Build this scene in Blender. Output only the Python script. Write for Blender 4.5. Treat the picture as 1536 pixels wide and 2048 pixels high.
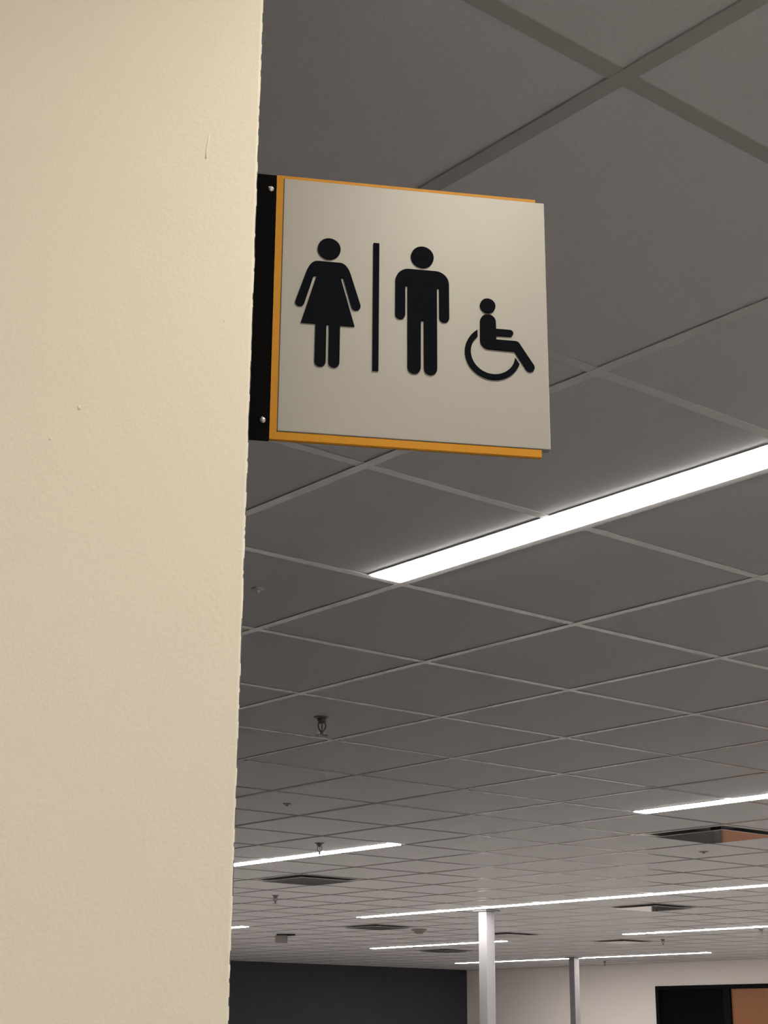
import bpy, bmesh, math, random
from mathutils import Vector, Matrix
random.seed(7)
for o in list(bpy.data.objects): bpy.data.objects.remove(o)
S = bpy.context.scene
COL = S.collection

# ------------------------------------------------------------------ camera, world, exposure
T = 0.6096                      # ceiling module (2 ft); world x = module a, world y = module b
YAW = 0.692166702               # camera heading relative to the ceiling grid
CAMZ = 1.60
ZC = CAMZ + 1.04915             # ceiling height
CX, CY = -1.84003, -2.27822     # camera position in the grid frame
PITCH, ROLL, FPX = 0.315071434, -0.006283129, 3212.845
cam = bpy.data.cameras.new('camera'); cob = bpy.data.objects.new('camera', cam); COL.objects.link(cob)
cam.sensor_fit = 'VERTICAL'; cam.sensor_height = 36.0; cam.sensor_width = 27.0
cam.lens = FPX / 2048 * 36.0; cam.clip_start = 0.02; cam.clip_end = 200
fh = Vector((math.sin(YAW), math.cos(YAW), 0)); rt = Vector((math.cos(YAW), -math.sin(YAW), 0)); up0 = Vector((0, 0, 1))
F = fh * math.cos(PITCH) + up0 * math.sin(PITCH)
U = -fh * math.sin(PITCH) + up0 * math.cos(PITCH)
Rv = rt * math.cos(ROLL) - U * math.sin(ROLL)
Uv = rt * math.sin(ROLL) + U * math.cos(ROLL)
M = Matrix((Rv, Uv, -F)).transposed().to_4x4(); M.translation = (CX, CY, CAMZ)
cob.matrix_world = M
S.camera = cob
w = bpy.data.worlds.new('world'); S.world = w; w.use_nodes = True
w.node_tree.nodes['Background'].inputs[0].default_value = (0.5, 0.5, 0.5, 1)
w.node_tree.nodes['Background'].inputs[1].default_value = 0.02
S.view_settings.view_transform = 'Standard'; S.view_settings.look = 'None'
S.view_settings.gamma = 1.0; S.view_settings.use_curve_mapping = False
S.view_settings.exposure = 1.1
LAMP = 22.0                     # radiance of the linear luminaires
LAMP_COL = (1.0, 0.955, 0.905)
NEAR_COL = (1.0, 0.90, 0.74)
DOWN = 56.0                    # radiance of the unseen round lamp added to brighten the near wall

# ------------------------------------------------------------------ materials
def mat(name, col, rough=0.6, metal=0.0, spec=0.5, vary=0.0, vscale=20, bump=0.0, bscale=200, bdist=0.001, detail=3, emis=None, estr=0, coat=0):
    m = bpy.data.materials.new(name); m.use_nodes = True
    nt = m.node_tree; b = nt.nodes['Principled BSDF']
    b.inputs['Base Color'].default_value = (*col, 1); b.inputs['Roughness'].default_value = rough
    b.inputs['Metallic'].default_value = metal; b.inputs['Specular IOR Level'].default_value = spec
    b.inputs['Coat Weight'].default_value = coat
    tc = nt.nodes.new('ShaderNodeTexCoord')
    if vary:
        n = nt.nodes.new('ShaderNodeTexNoise'); n.inputs['Scale'].default_value = vscale; n.inputs['Detail'].default_value = 4
        nt.links.new(tc.outputs['Object'], n.inputs['Vector'])
        r = nt.nodes.new('ShaderNodeValToRGB')
        r.color_ramp.elements[0].position = 0.3; r.color_ramp.elements[1].position = 0.7
        r.color_ramp.elements[0].color = (*[c * (1 - vary) for c in col], 1)
        r.color_ramp.elements[1].color = (*[min(1, c * (1 + vary)) for c in col], 1)
        nt.links.new(n.outputs['Fac'], r.inputs['Fac']); nt.links.new(r.outputs['Color'], b.inputs['Base Color'])
    if bump:
        n = nt.nodes.new('ShaderNodeTexNoise'); n.inputs['Scale'].default_value = bscale; n.inputs['Detail'].default_value = detail
        nt.links.new(tc.outputs['Object'], n.inputs['Vector'])
        bp = nt.nodes.new('ShaderNodeBump'); bp.inputs['Strength'].default_value = bump; bp.inputs['Distance'].default_value = bdist
        nt.links.new(n.outputs['Fac'], bp.inputs['Height']); nt.links.new(bp.outputs['Normal'], b.inputs['Normal'])
    if emis:
        b.inputs['Emission Color'].default_value = (*emis, 1); b.inputs['Emission Strength'].default_value = estr
    return m

def wood_mat(name):
    m = mat(name, (0.30, 0.155, 0.075), 0.45)
    nt = m.node_tree; b = nt.nodes['Principled BSDF']
    tc = nt.nodes.new('ShaderNodeTexCoord'); mp = nt.nodes.new('ShaderNodeMapping'); mp.inputs['Scale'].default_value = (30, 30, 1.5)
    n = nt.nodes.new('ShaderNodeTexNoise'); n.inputs['Scale'].default_value = 2; n.inputs['Detail'].default_value = 6
    r = nt.nodes.new('ShaderNodeValToRGB')
    r.color_ramp.elements[0].color = (0.24, 0.09, 0.028, 1); r.color_ramp.elements[1].color = (0.32, 0.122, 0.038, 1)
    nt.links.new(tc.outputs['Object'], mp.inputs['Vector']); nt.links.new(mp.outputs['Vector'], n.inputs['Vector'])
    nt.links.new(n.outputs['Fac'], r.inputs['Fac']); nt.links.new(r.outputs['Color'], b.inputs['Base Color'])
    return m

MT = dict(
    tile=mat('acoustic_tile', (0.65, 0.64, 0.655), 0.95, spec=0.1, vary=0.05, vscale=260, bump=0.25, bscale=420, bdist=0.0006),
    tee=mat('tee_enamel', (0.46, 0.445, 0.435), 0.14, spec=0.6),
    deck=mat('deck_dark', (0.05, 0.05, 0.05), 0.9, vary=0.1),
    cream=mat('cream_paint', (0.71, 0.67, 0.575), 0.5, spec=0.35, vary=0.012, vscale=5, bump=0.35, bscale=330, bdist=0.0008, detail=4),
    white=mat('white_paint', (0.86, 0.80, 0.765), 0.6, spec=0.3, vary=0.01, vscale=3, bump=0.1, bscale=200),
    charcoal=mat('charcoal_paint', (0.045, 0.046, 0.059), 0.6, spec=0.3, vary=0.05, vscale=3, bump=0.1, bscale=200),
    vinyl=mat('vinyl', (0.46, 0.44, 0.42), 0.35, spec=0.4, vary=0.06, vscale=2),
    carpet=mat('carpet', (0.085, 0.083, 0.082), 0.95, spec=0.1, vary=0.25, vscale=60, bump=0.5, bscale=300, bdist=0.003),
    lampglow=mat('lamp_diffuser', (0.9, 0.9, 0.9), 0.5, emis=LAMP_COL, estr=LAMP),
    lampwarm=mat('lamp_diffuser_warm', (0.9, 0.9, 0.9), 0.5, emis=NEAR_COL, estr=LAMP),
    lampdown=mat('added_downlight_lens', (0.9, 0.9, 0.9), 0.5, emis=NEAR_COL, estr=DOWN),
    lamptrim=mat('lamp_trim', (0.7, 0.7, 0.7), 0.4, vary=0.01),
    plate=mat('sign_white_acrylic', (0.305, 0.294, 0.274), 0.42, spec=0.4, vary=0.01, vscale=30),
    yellow=mat('sign_yellow', (0.46, 0.205, 0.008), 0.5, spec=0.2, vary=0.02, vscale=40),
    picto=mat('pictogram_navy', (0.004, 0.005, 0.008), 0.8, spec=0.04, vary=0.1, vscale=200),
    black=mat('bracket_black', (0.003, 0.003, 0.0034), 0.8, spec=0.04, vary=0.1, vscale=80),
    chrome=mat('screw_steel', (0.75, 0.73, 0.68), 0.25, metal=1, vary=0.05, vscale=300),
    plaque=mat('plaque_aluminium', (0.74, 0.72, 0.705), 0.07, metal=0.7, vary=0.02, vscale=10),
    recess=mat('vent_recess', (0.26, 0.25, 0.24), 0.6, vary=0.1),
    ventframe=mat('vent_frame', (0.55, 0.53, 0.52), 0.35, vary=0.01),
    sprink=mat('sprinkler_metal', (0.16, 0.15, 0.145), 0.35, metal=0.6, vary=0.1, vscale=100),
    bulb=mat('sprinkler_bulb', (0.35, 0.10, 0.07), 0.1, vary=0.05),
    column=mat('column_paint', (0.29, 0.283, 0.295), 0.35, spec=0.4, vary=0.01),
    frame=mat('dark_frame', (0.005, 0.005, 0.0055), 0.6, spec=0.08, vary=0.05),
    glass=mat('dark_glass', (0.004, 0.005, 0.005), 0.04, spec=0.5, vary=0.02),
    wood=wood_mat('door_wood'),
    greybox=mat('grey_plastic', (0.24, 0.22, 0.21), 0.5, vary=0.05),
    sensor=mat('sensor_white', (0.6, 0.58, 0.57), 0.4, vary=0.02),
)

# ------------------------------------------------------------------ helpers
def obj(name, bm, m, parent=None, smooth=False):
    me = bpy.data.meshes.new(name); bmesh.ops.recalc_face_normals(bm, faces=bm.faces[:]); bm.to_mesh(me); bm.free()
    me.materials.append(MT[m])
    if smooth:
        for p in me.polygons: p.use_smooth = True
    o = bpy.data.objects.new(name, me); COL.objects.link(o)
    if parent: o.parent = parent
    return o
def empty(name, loc=(0, 0, 0), rz=0):
    o = bpy.data.objects.new(name, None); COL.objects.link(o); o.location = loc; o.rotation_euler = (0, 0, rz); o.empty_display_size = 0.1
    return o
def tag(o, label=None, cat=None, group=None, kind=None):
    if label: o['label'] = label
    if cat: o['category'] = cat
    if group: o['group'] = group
    if kind: o['kind'] = kind
    return o
def box(bm, x0, x1, y0, y1, z0, z1):
    v = [bm.verts.new(c) for c in ((x0, y0, z0), (x1, y0, z0), (x1, y1, z0), (x0, y1, z0), (x0, y0, z1), (x1, y0, z1), (x1, y1, z1), (x0, y1, z1))]
    fs = [bm.faces.new([v[i] for i in f]) for f in ((0, 3, 2, 1), (4, 5, 6, 7), (0, 1, 5, 4), (1, 2, 6, 5), (2, 3, 7, 6), (3, 0, 4, 7))]
    return v, fs
def bbox(x0, x1, y0, y1, z0, z1, bev=0.0, seg=2):
    bm = bmesh.new(); box(bm, x0, x1, y0, y1, z0, z1)
    if bev: bmesh.ops.bevel(bm, geom=bm.edges[:], offset=bev, segments=seg, affect='EDGES', profile=0.5)
    return bm
def prism_xz(bm, pts, y0, y1):
    """outline in x-z, extruded from y0 (front) to y1"""
    a = [bm.verts.new((x, y0, z)) for x, z in pts]; b = [bm.verts.new((x, y1, z)) for x, z in pts]
    bm.faces.new(a); bm.faces.new(b[::-1]); n = len(a)
    for i in range(n): bm.faces.new((a[i], b[i], b[(i + 1) % n], a[(i + 1) % n]))
def arc(cx, cy, r, a0, a1, n):
    return [(cx + r * math.cos(math.radians(a0 + (a1 - a0) * i / n)), cy + r * math.sin(math.radians(a0 + (a1 - a0) * i / n))) for i in range(n + 1)]
def lathe(bm, prof, n=20, off=(0, 0, 0)):
    rings = [[bm.verts.new((off[0] + r * math.cos(2 * math.pi * i / n), off[1] + r * math.sin(2 * math.pi * i / n), off[2] + z)) for i in range(n)] for r, z in prof]
    for p, q in zip(rings, rings[1:]):
        for i in range(n): bm.faces.new((p[i], p[(i + 1) % n], q[(i + 1) % n], q[i]))
    bm.faces.new(rings[0]); bm.faces.new(rings[-1][::-1])
def tube(bm, pts, r, n=8):
    pts = [Vector(p) for p in pts]; rings = []
    for i, p in enumerate(pts):
        t = (pts[min(i + 1, len(pts) - 1)] - pts[max(i - 1, 0)]).normalized()
        s = t.cross(Vector((0, 1, 0.02))).normalized(); q = t.cross(s)
        rings.append([bm.verts.new(p + r * (math.cos(2 * math.pi * k / n) * s + math.sin(2 * math.pi * k / n) * q)) for k in range(n)])
    for a, b in zip(rings, rings[1:]):
        for i in range(n): bm.faces.new((a[i], a[(i + 1) % n], b[(i + 1) % n], b[i]))
    bm.faces.new(rings[0]); bm.faces.new(rings[-1][::-1])
def copy_tree(o, parent=None):
    c = o.copy(); COL.objects.link(c); c.parent = parent
    for ch in o.children: copy_tree(ch, c)
    return c

# ------------------------------------------------------------------ the setting
A0, A1, B0, B1 = -18, 28, -22, 30
tag(obj('floor', bbox(A0 * T, A1 * T, B0 * T, B1 * T, -0.1, 0), 'vinyl'), 'pale vinyl floor of the open office', kind='structure')
tag(obj('floor_carpet', bbox(-14 * T, 7 * T, -3.5 * T, 8 * T, 0.0, 0.006), 'carpet'), 'unseen dark grey carpet past the sign, shaped for the bounce on the ceiling', kind='structure')  # unseen carpet, its extent chosen for the light bounced onto ceiling and wall
bm = bmesh.new()                                       # far white wall with the door opening cut out
DB0, DB1, DZ = 18.95 * T, 23.25 * T, 2.318
X = A1 * T
for y0, y1, z0, z1 in ((B0 * T, DB0, 0, ZC), (DB1, B1 * T, 0, ZC), (DB0, DB1, DZ, ZC)):
    box(bm, X, X + 0.15, y0, y1, z0, z1)
tag(obj('wall_right', bm, 'white'), 'off-white far wall with dark framed door opening', kind='structure')
tag(obj('wall_far', bbox(A0 * T, A1 * T + 0.15, B1 * T, B1 * T + 0.15, 0, ZC), 'charcoal'), 'charcoal painted far wall left of the columns', kind='structure')
tag(obj('wall_back', bbox(A0 * T, A1 * T + 0.15, B0 * T - 0.15, B0 * T, 0, ZC), 'white'), 'off-white wall behind the camera', kind='structure')
tag(obj('wall_side', bbox(A0 * T - 0.15, A0 * T, B0 * T, B1 * T, 0, ZC), 'white'), 'off-white side wall outside the view', kind='structure')

# sign frame: x along the sign, y into the scene, z up; origin at the lower left corner of the white plate
PHI = 0.17779091; SO = (-0.08615231, 1.20642749, 0.46131693)
def cam2world(x, y): return (CX + x * math.cos(YAW) + y * math.sin(YAW), CY - x * math.sin(YAW) + y * math.cos(YAW))
sx, sy = cam2world(SO[0], SO[1]); SZ = CAMZ + SO[2]; SROT = PHI - YAW

# near cream wall with the outside corner that carries the sign
EB = 0.080; XW = -0.0296; RB = 0.0025
prof = [(-2.6, -EB)] + [(-0.6, -EB), (XW - 0.012, -EB)] + [(XW - RB + RB * math.sin(math.radians(t)), -EB + RB - RB * math.cos(math.radians(t))) for t in (0, 22, 45, 68, 90)] + [(XW, 2.2), (-2.6, 2.2)]
zs = [0.006, 0.8] + [1.45 + i * 0.003 for i in range(int((ZC - 1.455) / 0.003))] + [ZC - 0.002]
bm = bmesh.new(); rings = []; jx = 0
for z in zs:
    jx = 0.6 * jx + random.gauss(0, 0.00009)
    rg = []
    for i, (x, y) in enumerate(prof):
        d = jx if 4 <= i <= 7 else 0
        rg.append(bm.verts.new((x + d, y + d * 0.5, z)))
    rings.append(rg)
n = len(prof)
run = 0; rag = 5
for p, q in zip(rings, rings[1:]):
    if run <= 0: run = random.randint(1, 3); rag = random.choice((5, 5, 5, 6, 6))   # ragged paint line on the corner
    run -= 1
    for i in range(n):
        f = bm.faces.new((p[i], p[(i + 1) % n], q[(i + 1) % n], q[i]))
        if rag <= i <= 8: f.material_index = 1
bm.faces.new(rings[0][::-1]); bm.faces.new(rings[-1])
wl = obj('wall_left', bm, 'cream'); wl.data.materials.append(MT['charcoal']); wl.location = (sx, sy, 0); wl.rotation_euler = (0, 0, SROT)
tag(wl, 'cream painted wall ending in a ragged dark edge beside the sign', kind='structure')
def wall_pt(u, v):                                     # a mark on the face of the cream wall
    xx, uu = (u - 768) / FPX, (1024 - v) / FPX
    d = F + Rv * xx + Uv * uu
    nrm = Vector((-math.sin(SROT), math.cos(SROT), 0)); o = Vector((sx, sy, 0)) - nrm * EB
    t = nrm.dot(o - Vector((CX, CY, CAMZ))) / nrm.dot(d); P = Vector((CX, CY, CAMZ)) + d * t - Vector((sx, sy, 0))
    return (P.dot(Vector((math.cos(SROT), math.sin(SROT), 0))), P.z)
for pts, r in (([(418, 270), (416, 285), (413, 300), (412, 318)], 0.0009), ([(157, 811), (158, 815), (158, 819)], 0.0012), ([(98, 879), (103, 877)], 0.0009), ([(448, 640), (449, 643)], 0.0007)):
    bm = bmesh.new(); tube(bm, [(wall_pt(*q)[0], -EB + r * 0.5, wall_pt(*q)[1]) for q in pts], r, 8)
    o = obj('paint_drip', bm, 'cream', wl, True)

# suspended ceiling: a dark deck above, lay-in tiles and exposed tees as its parts
ceil = obj('ceiling', bbox(A0 * T, A1 * T, B0 * T, B1 * T, ZC + 0.12, ZC + 0.2), 'deck')
tag(ceil, 'grey suspended ceiling of square lay-in tiles and exposed tees', kind='structure')
LW = 0.19
# (module line a, from b, to b, seen)
LIGHTS = [(1, -7, 1, 1), (7, -3, 5, 2), (7, 8, 16, 3), (13, 19, 27, 4), (13, 8, 16, 5), (19, 19, 23, 6), (25, 19, 27, 7), (19, 8, 16, 8),
          (-5, -10, -2, 0), (13, -3, 5, 0), (19, -3, 5, 0), (25, 8, 16, 0), (25, -3, 5, 0), (7, 19, 27, 0), (1, -17, -9, 0), (-5, -21, -13, 0), (-11, -10, -2, 0), (-11, -21, -13, 0), (7, -13, -5, 0), (13, -13, -5, 0), (1, 19, 27, 0)]
VENTS = [(8, 11), (8, 5), (14, 11), (20, 17), (14, 17), (20, 22), (17, 17)]
def light_in(i, j):
    for a, b0, b1, s in LIGHTS:
        if i == a - 1 and b0 <= j < b1: return True
    return False
def seen(i, j):
    """apparent size of a tile in the photograph's view, 0 if outside it"""
    pts = []
    for da, db in ((0, 0), (1, 0), (1, 1), (0, 1)):
        v = Vector(((i + da) * T - CX, (j + db) * T - CY, ZC - CAMZ)); d = v.dot(F)
        if d < 0.3: return 0
        pts.append((768 + FPX * v.dot(Rv) / d, 1024 - FPX * v.dot(Uv) / d))
    xs = [p[0] for p in pts]; ys = [p[1] for p in pts]
    if max(xs) < 462 or min(xs) > 1536 or max(ys) < 0 or min(ys) > 2048: return 0
    return (max(xs) - min(xs)) * (max(ys) - min(ys))
cells = []
for i in range(A0, A1):
    for j in range(B0, B1):
        if (i, j) in VENTS: continue
        cells.append((seen(i, j), i, j, light_in(i, j)))
cells.sort(key=lambda c: -c[0])
def tile_mesh(wx):
    bm = bmesh.new(); box(bm, 0.004, wx - (0.004 if wx > T - 0.01 else 0.0003), 0.004, T - 0.004, 0.0012, 0.018)
    return bm
TM = {}
for nm, wx in (('full', T), ('cut', T * (1 - LW))):
    o = obj('ceiling_tile', tile_mesh(wx), 'tile', ceil); TM[nm] = o.data; bpy.data.objects.remove(o)
rest = bmesh.new(); nt_ = 0
for s, i, j, cut in cells:
    if s > 0 and nt_ < 300:
        o = bpy.data.objects.new('ceiling_tile', TM['cut' if cut else 'full']); COL.objects.link(o)
        o.parent = ceil; o.location = (i * T, j * T, ZC + random.uniform(0, 0.0006)); nt_ += 1
    else:
        wx = T * (1 - LW) if cut else T
        box(rest, i * T + 0.004, i * T + wx - 0.004, j * T + 0.004, (j + 1) * T - 0.004, ZC + 0.0012, ZC + 0.018)
tag(obj('ceiling_tile', rest, 'tile', ceil), kind='stuff')
print('tiles', nt_)
for a in range(A0, A1 + 1):                            # main tees
    bm = bmesh.new(); box(bm, -0.012, 0.012, B0 * T, B1 * T, -0.0012, 0.0011); box(bm, -0.001, 0.001, B0 * T, B1 * T, 0.0011, 0.035)
    o = obj('main_tee', bm, 'tee', ceil); o.location = (min(max(a * T, A0 * T + 0.012), A1 * T - 0.012), 0, ZC)
for b in range(B0, B1 + 1):                            # cross tees, interrupted where a luminaire runs through
    bm = bmesh.new()
    for i in range(A0, A1):
        x1 = (i + 1) * T - 0.012
        if light_in(i, b) and light_in(i, b - 1): x1 = (i + 1 - LW) * T - 0.002
        box(bm, i * T + 0.012, x1, -0.012, 0.012, -0.0007, 0.0011)
    o = obj('cross_tee', bm, 'tee', ceil); o.location = (0, min(max(b * T, B0 * T + 0.012), B1 * T - 0.012), ZC)

# door in the far white wall
dr = empty('door_1', (X, 0, 0)); tag(dr, 'dark framed entrance with black glass bay and brown wooden door', kind='structure')
fr = bmesh.new()
FT = 0.055
def fy(b): return b * T
for y0, y1, z0, z1 in ((fy(23.25) - 0.06, fy(23.25), 0, DZ), (fy(21.0), fy(21.0) + 0.12, 0, DZ - FT), (fy(18.95), fy(18.95) + 0.06, 0, DZ), (fy(18.95) + 0.06, fy(23.25) - 0.06, DZ - FT, DZ), (fy(21.0) + 0.12, fy(23.25) - 0.06, 0, 0.12)):
    box(fr, -0.015, 0.10, y0, y1, z0, z1)
obj('door_frame', fr, 'frame', dr)
obj('glass_pane', bbox(0.035, 0.05, fy(21.0) + 0.12, fy(23.25) - 0.06, 0.12, DZ - FT), 'glass', dr)
leaf = obj('door_leaf', bbox(0.02, 0.065, fy(18.95) + 0.063, fy(21.0) - 0.003, 0.01, DZ - FT - 0.004, 0.002), 'wood', dr)
bm = bmesh.new(); tube(bm, [(0.02, fy(20.75), 1.0), (-0.04, fy(20.75), 1.0), (-0.04, fy(20.55), 1.0)], 0.011, 10)
obj('door_handle', bm, 'chrome', leaf)
# dark vestibule behind the glass keeps the opening closed
tag(obj('wall_vestibule', bbox(A1 * T + 0.16, A1 * T + 0.2, DB0 - 0.1, DB1 + 0.1, 0, DZ + 0.1), 'charcoal'), 'dark wall behind the glazed entrance', kind='structure')

# ------------------------------------------------------------------ luminaires
LL = {1: 'big bright linear ceiling light ending below the sign, nearest the camera',
      2: 'linear ceiling light at the right edge above the tan reflecting vent',
      3: 'linear ceiling light beside the cream wall with a sprinkler in front',
      4: 'short lit tip of a linear light peeking past the cream wall',
      5: 'long linear ceiling light passing just above the white column top',
      6: 'linear ceiling light crossed by the white column near its right end',
      7: 'farthest linear ceiling light, crossing the dark column top by the white wall',
      8: 'linear ceiling light at right edge above the dark doorway'}
for a, b0, b1, s in LIGHTS:
    L = (b1 - b0) * T; x0, x1 = -LW * T, -0.0125
    e = empty('linear_light', (a * T, b0 * T, ZC))
    bm = bmesh.new()
    y0, y1 = (0.0125, L - 0.0125)
    for q in ((x0, x0 + 0.006, y0, y1), (x1 - 0.006, x1, y0, y1), (x0 + 0.006, x1 - 0.006, y0, y0 + 0.006), (x0 + 0.006, x1 - 0.006, y1 - 0.006, y1)):
        box(bm, q[0], q[1], q[2], q[3], -0.0012, 0.06)
    obj('trim', bm, 'lamptrim', e)
    obj('housing', bbox(x0, x1, y0, y1, 0.062, 0.10), 'lamptrim', e)
    obj('diffuser', bbox(x0 + 0.006, x1 - 0.006, y0 + 0.006, y1 - 0.006, -0.004, 0.004), 'lampwarm' if a == -5 else 'lampglow', e)
    tag(e, LL.get(s, 'linear ceiling light of the same run, outside the photograph'), 'light', 'recessed linear ceiling lights' if s else 'linear lights outside the view')

# unseen round warm lamp, added overhead to brighten the cream wall and sign
dl = (sx + 0.30 * math.cos(SROT) + 0.55 * math.sin(SROT), sy + 0.30 * math.sin(SROT) - 0.55 * math.cos(SROT))
e = empty('added_downlight', (*dl, ZC + 0.0012))
bm = bmesh.new(); lathe(bm, [(0.105, 0), (0.103, -0.006), (0.088, -0.012), (0.082, -0.012)], 32); obj('trim_ring', bm, 'lamptrim', e)
bm = bmesh.new(); lathe(bm, [(0.080, -0.0122), (0.080, -0.0135)], 32); obj('lens', bm, 'lampdown', e)
tag(e, 'round warm ceiling lamp, unseen and added to brighten the cream wall and sign', 'light')

# ------------------------------------------------------------------ square plaque vents
def ring(bm, h0, h1, z0, z1):
    for q in ((-h1, h1, -h1, -h0), (-h1, h1, h0, h1), (-h1, -h0, -h0, h0), (h0, h1, -h0, h0)): box(bm, *q, z0, z1)
VL = ['square ceiling vent with dark reflecting plaque by the cream wall', 'square ceiling vent with tan and grey reflection at the right edge',
      'square ceiling vent half white, half dark, right of the white column', 'square ceiling vent with pale reflection above the farthest right light',
      'square ceiling vent just below the left end of the long light', 'thin dark square ceiling vent left of the white column, below two lights',
      'square ceiling vent half hidden behind the white column']
v0 = None
for (i, j), lb in zip(VENTS, VL):
    if v0 is None:
        e = v0 = empty('ceiling_vent')
        bm = bmesh.new(); ring(bm, 0.262, T / 2 - 0.012, 0.0, 0.004); obj('frame', bm, 'ventframe', e)
        bm = bmesh.new(); ring(bm, 0.256, 0.262, 0.0, 0.06); box(bm, -0.262, 0.262, -0.262, 0.262, 0.06, 0.064); obj('recess_box', bm, 'recess', e)
        pl = obj('plaque', bbox(-0.232, 0.232, -0.232, 0.232, -0.016, -0.012, 0.0015), 'plaque', e)
        bm = bmesh.new()
        lathe(bm, [(0.03, 0.06), (0.03, -0.012)], 12); obj('hanger', bm, 'recess', pl)
    else: e = copy_tree(v0)
    e.location = ((i + 0.5) * T, (j + 0.5) * T, ZC); tag(e, lb, 'vent', 'square plaque vents in the ceiling')

# ------------------------------------------------------------------ columns
def column(a, b, lb):
    e = empty('steel_column', (a * T, b * T, 0)); h = 0.0508
    obj('shaft', bbox(-h, h, -h, h, 0.012, ZC - 0.014, 0.006, 3), 'column', e)
    obj('cap_plate', bbox(-0.085, 0.085, -0.085, 0.085, ZC - 0.014, ZC - 0.0018, 0.001, 1), 'column', e)
    obj('base_plate', bbox(-0.11, 0.11, -0.11, 0.11, 0, 0.012, 0.001, 1), 'column', e)
    tag(e, lb, 'column', 'square steel columns')
column(13.24, 13.52, 'bright white square steel column, the nearer and wider one')
column(24.52, 22.62, 'thin grey square steel column with dark left face, the farther one')

# ------------------------------------------------------------------ sprinklers
def sprinkler():
    e = empty('sprinkler')
    bm = bmesh.new(); lathe(bm, [(0.030, 0.0), (0.029, -0.003), (0.020, -0.006), (0.017, -0.012), (0.0165, -0.016)], 24); obj('escutcheon', bm, 'sprink', e, False)
    bm = bmesh.new(); lathe(bm, [(0.013, -0.016), (0.013, -0.023), (0.009, -0.024)], 8)
    for s in (-1, 1): tube(bm, [(s * 0.011, 0, -0.020), (s * 0.0135, 0, -0.030), (s * 0.0115, 0, -0.040), (s * 0.003, 0, -0.052)], 0.0026, 8)
    lathe(bm, [(0.0055, -0.049), (0.0055, -0.063), (0.004, -0.066)], 10)
    obj('frame', bm, 'sprink', e)
    bm = bmesh.new(); lathe(bm, [(0.0018, -0.024), (0.0024, -0.036), (0.0018, -0.050)], 10); obj('glass_bulb', bm, 'bulb', e, True)
    bm = bmesh.new(); lathe(bm, [(0.006, -0.0635), (0.006, -0.065)], 12)
    for k in range(12):
        t = 2 * math.pi * k / 12; c, s = math.cos(t), math.sin(t); wv = 0.0035
        v = [bm.verts.new((r * c - q * s, r * s + q * c, z)) for z in (-0.0635, -0.065) for r, q in ((0.004, -wv * .5), (0.021, -wv), (0.021, wv), (0.004, wv * .5))]
        for f in ((0, 1, 2, 3), (7, 6, 5, 4), (0, 4, 5, 1), (1, 5, 6, 2), (2, 6, 7, 3), (3, 7, 4, 0)): bm.faces.new([v[q] for q in f])
    obj('deflector', bm, 'sprink', e)
    return e
SP = [(2.5, 3.46, 'nearest pendant sprinkler, alone on the ceiling above the left linear light'), (6.34, 8.47, 'pendant sprinkler hanging in front of the left linear light'),
      (9.55, 13.58, 'small pendant sprinkler under the dark vent by the cream wall'),
      (20.5, 16.5, 'tiny sprinkler under the light at the right edge, left of its twin'), (19.45, 13.46, 'tiny sprinkler at the very right edge under a light'),
      (26.5, 23.5, 'tiny sprinkler against the top of the white wall right of the grey column')]
sp0 = sprinkler()
for k, (a, b, lb) in enumerate(SP):
    e = sp0 if k == 0 else copy_tree(sp0)
    e.location = (a * T, b * T, ZC + 0.0012); e.rotation_euler = (0, 0, -YAW + random.uniform(-0.15, 0.15))
    tag(e, lb, 'sprinkler', 'pendant fire sprinklers')
# small flush covers
SN = [(0.61, 1.44, 'small pale round cover in the ceiling tile beside the cream wall', 0.016), (4.5, 6.5, 'small dark round cover in a ceiling tile above left light', 0.02), (9.54, 6.5, 'small dark round cover in tile below the tan vent', 0.03)]
for k, (a, b, lb, r) in enumerate(SN):
    e = empty('ceiling_cover', (a * T, b * T, ZC + 0.0012))
    bm = bmesh.new(); lathe(bm, [(r, 0), (r * 0.95, -0.003), (r * 0.6, -0.005)], 20); obj('cover_plate', bm, 'sensor' if k == 0 else 'sprink', e)
    bm = bmesh.new(); lathe(bm, [(r * 0.35, -0.005), (r * 0.3, -0.010), (r * 0.1, -0.012)], 14); obj('dome', bm, 'sensor' if k == 0 else 'sprink', e)
    tag(e, lb, 'cover', 'small ceiling covers')
e = empty('smoke_detector', (15.42 * T, 17.5 * T, ZC + 0.0012))
bm = bmesh.new(); lathe(bm, [(0.08, 0), (0.08, -0.014), (0.062, -0.022)], 24); obj('base', bm, 'greybox', e)
bm = bmesh.new(); lathe(bm, [(0.05, -0.022), (0.045, -0.042), (0.03, -0.050)], 20); obj('sensing_chamber', bm, 'greybox', e)
tag(e, 'small round smoke detector on the ceiling left of the white column', 'smoke detector')
# box hung below the ceiling near the dark wall
e = empty('ceiling_box', (14.62 * T, 20.35 * T, ZC), -YAW)
obj('body', bbox(-0.065, 0.065, -0.06, 0.06, -0.092, -0.012, 0.008, 2), 'greybox', e)
obj('mounting_plate', bbox(-0.05, 0.15, -0.05, 0.05, -0.012, -0.0018), 'frame', e)
tag(e, 'small grey box hung below the ceiling above the charcoal wall', 'ceiling box')

# ------------------------------------------------------------------ the restroom sign
sg = empty('restroom_sign', (sx, sy, SZ), SROT)
tag(sg, 'square white restroom blade sign with yellow border and navy pictograms', 'sign')
mm = 0.001
PW, PH = 227.4 * mm, 228.6 * mm
obj('face_plate', bbox(0, PW, 0, 0.0085, 0, PH, 0.0005, 1), 'plate', sg)
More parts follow.
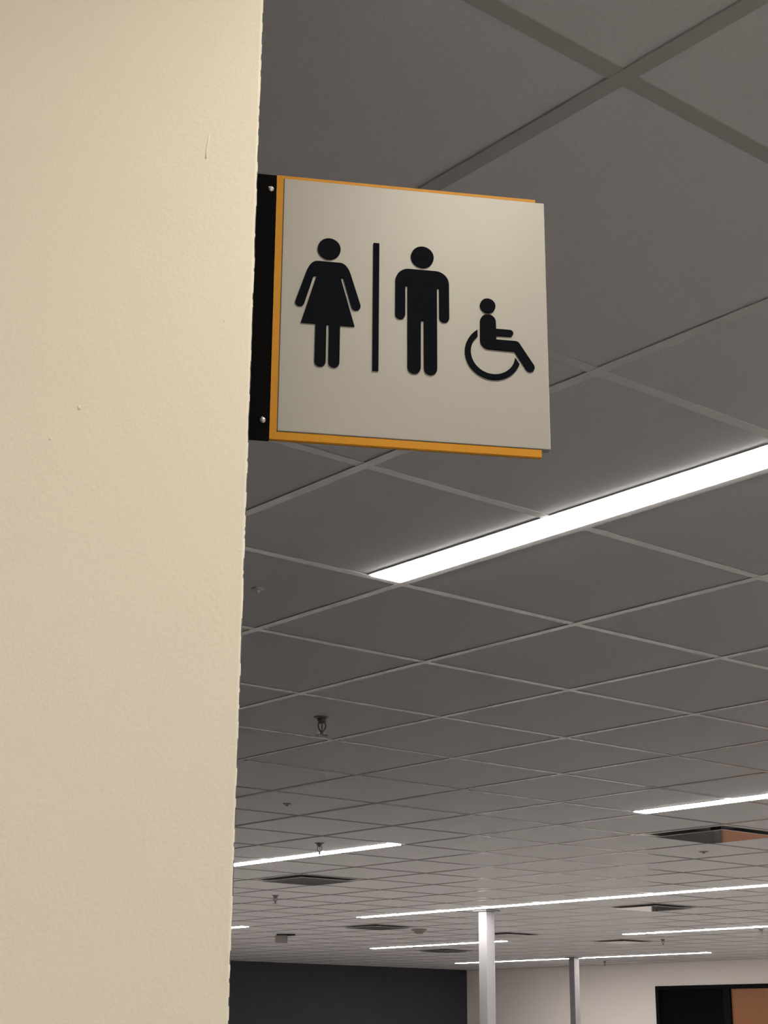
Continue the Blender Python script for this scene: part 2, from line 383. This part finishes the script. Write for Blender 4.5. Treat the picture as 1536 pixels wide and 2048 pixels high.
# yellow border wraps the plate on three sides and stops short of its right end
bm = bmesh.new(); yl, yr, yt, yb = -6.2 * mm, 219.8 * mm, 231.6 * mm, -7.7 * mm
prism_xz(bm, [(yl, yb), (yr, yb), (yr, -0.0003), (-0.0003, -0.0003), (-0.0003, PH + 0.0003), (yr, PH + 0.0003), (yr, yt), (yl, yt)], 0.0010, 0.0046)
bmesh.ops.bevel(bm, geom=[e for e in bm.edges if all(v.co.z < yb + 1e-5 for v in e.verts)], offset=0.0008, segments=2, affect='EDGES')
obj('yellow_backing', bm, 'yellow', sg)
# black bracket that slips behind the wall corner
bm = bmesh.new(); box(bm, XW + 0.0002, yl - 0.0002, 0.0022, 0.0046, yb - 0.0002, yt + 0.0004); box(bm, XW + 0.0002, XW + 0.0032, 0.0046, 0.045, yb - 0.0002, yt + 0.0004)
br = obj('bracket', bm, 'black', sg)
for x, z in ((-10.9 * mm, 218.6 * mm), (-11.8 * mm, 9.2 * mm)):
    bm = bmesh.new()
    lathe(bm, [(0.0027, 0), (0.0026, 0.0008), (0.0018, 0.0016), (0.0008, 0.0019)], 16)
    box(bm, -0.0022, 0.0022, -0.0004, 0.0004, 0.0016, 0.0022)
    o = obj('screw', bm, 'chrome', br); o.rotation_euler = (math.radians(90), random.uniform(0, 1.5), 0); o.location = (x, 0.0022, z)

PT = 0.0016                                            # raised pictograms
def picto(name, outline, head, lab):
    bm = bmesh.new(); prism_xz(bm, [(x * mm, z * mm) for x, z in outline], -PT, 0.0001)
    o = obj(name, bm, 'picto', sg); o['label'] = lab
    bm = bmesh.new(); prism_xz(bm, [(x * mm, z * mm) for x, z in arc(*head, 0, 360, 48)[:-1]], -PT, 0.0001)
    obj('head', bm, 'picto', o)
    return o
def mirror(left, cx): return left + [(2 * cx - x, z) for x, z in left[::-1]]
# woman
def fillet(p0, c, p1, n=8):                            # quadratic corner
    return [((1 - t) ** 2 * p0[0] + 2 * t * (1 - t) * c[0] + t * t * p1[0], (1 - t) ** 2 * p0[1] + 2 * t * (1 - t) * c[1] + t * t * p1[1]) for t in [i / n for i in range(n + 1)]]
cw = 39.2
L_ = fillet((30.2, 153.4), (23.6, 153.4), (20.4, 142.6))
adir = Vector((12.1 - 20.6, 114.5 - 143.8)).normalized()
ang = math.degrees(math.atan2(adir.y, adir.x))
L_ += arc(15.75, 115.0, 3.8, ang - 90, ang + 90, 12)
L_ += [(26.7, 139.8), (29.2, 139.8), (16.9, 96.4), (29.0, 96.4)] + arc(33.5, 62.9, 4.5, 180, 360, 14) + [(38.05, 96.2)]
picto('woman_pictogram', mirror(L_, cw), (39.3, 165.55, 9.65), 'dark navy raised figure of a woman in a dress')
# divider
obj('divider_bar', bbox(77.0 * mm, 81.9 * mm, -PT, 0.0001, 58.3 * mm, 174.7 * mm), 'picto', sg)
# man
cm = 118.9
L_ = arc(107.6, 141.8, 11.6, 90, 180, 12) + arc(100.1, 111.0, 4.15, 180, 360, 14) + [(104.3, 137.8), (106.4, 137.8)] + arc(111.95, 63.9, 5.5, 180, 360, 14) + [(117.6, 106.8)]
picto('man_pictogram', mirror(L_, cm), (119.0, 165.6, 9.75), 'dark navy raised figure of a man')
# wheelchair user
Bd = arc(175.3, 110.8, 6.75, 0, 180, 14) + [(168.45, 93.5)] + arc(175.9, 93.2, 7.4, 180, 270, 8)[1:] + [(198.0, 85.4), (207.6, 70.1)]
Bd += arc(211.0, 72.1, 3.95, 211, 391, 12)[1:] + [(202.4, 92.6)] + fillet((202.2, 92.9), (200.9, 94.9), (198.6, 94.9), 5) + [(182.2, 95.0), (182.2, 98.8)] + arc(194.0, 101.8, 2.98, -90, 90, 10) + [(182.1, 104.8)]
wc = picto('wheelchair_pictogram', Bd, (175.3, 125.5, 6.65), 'dark navy raised figure of a wheelchair user')
co, R1, R0 = (179.3, 82.45), 24.05, 19.25
def ang_of(x, z): return math.degrees(math.atan2(z - co[1], x - co[0]))
a_o0 = math.degrees(math.acos((166 - co[0]) / R1)); a_i0 = math.degrees(math.acos((166 - co[0]) / R0))
a_o1 = 360 + ang_of(201.8, 74.1); a_i1 = 360 + ang_of(198.2, 79.6)
wh = arc(*co, R1, a_o0, a_o1, 44) + arc(*co, R0, a_i1, a_i0, 44)
bm = bmesh.new(); prism_xz(bm, [(x * mm, z * mm) for x, z in wh], -PT, 0.0001); obj('wheel', bm, 'picto', wc)
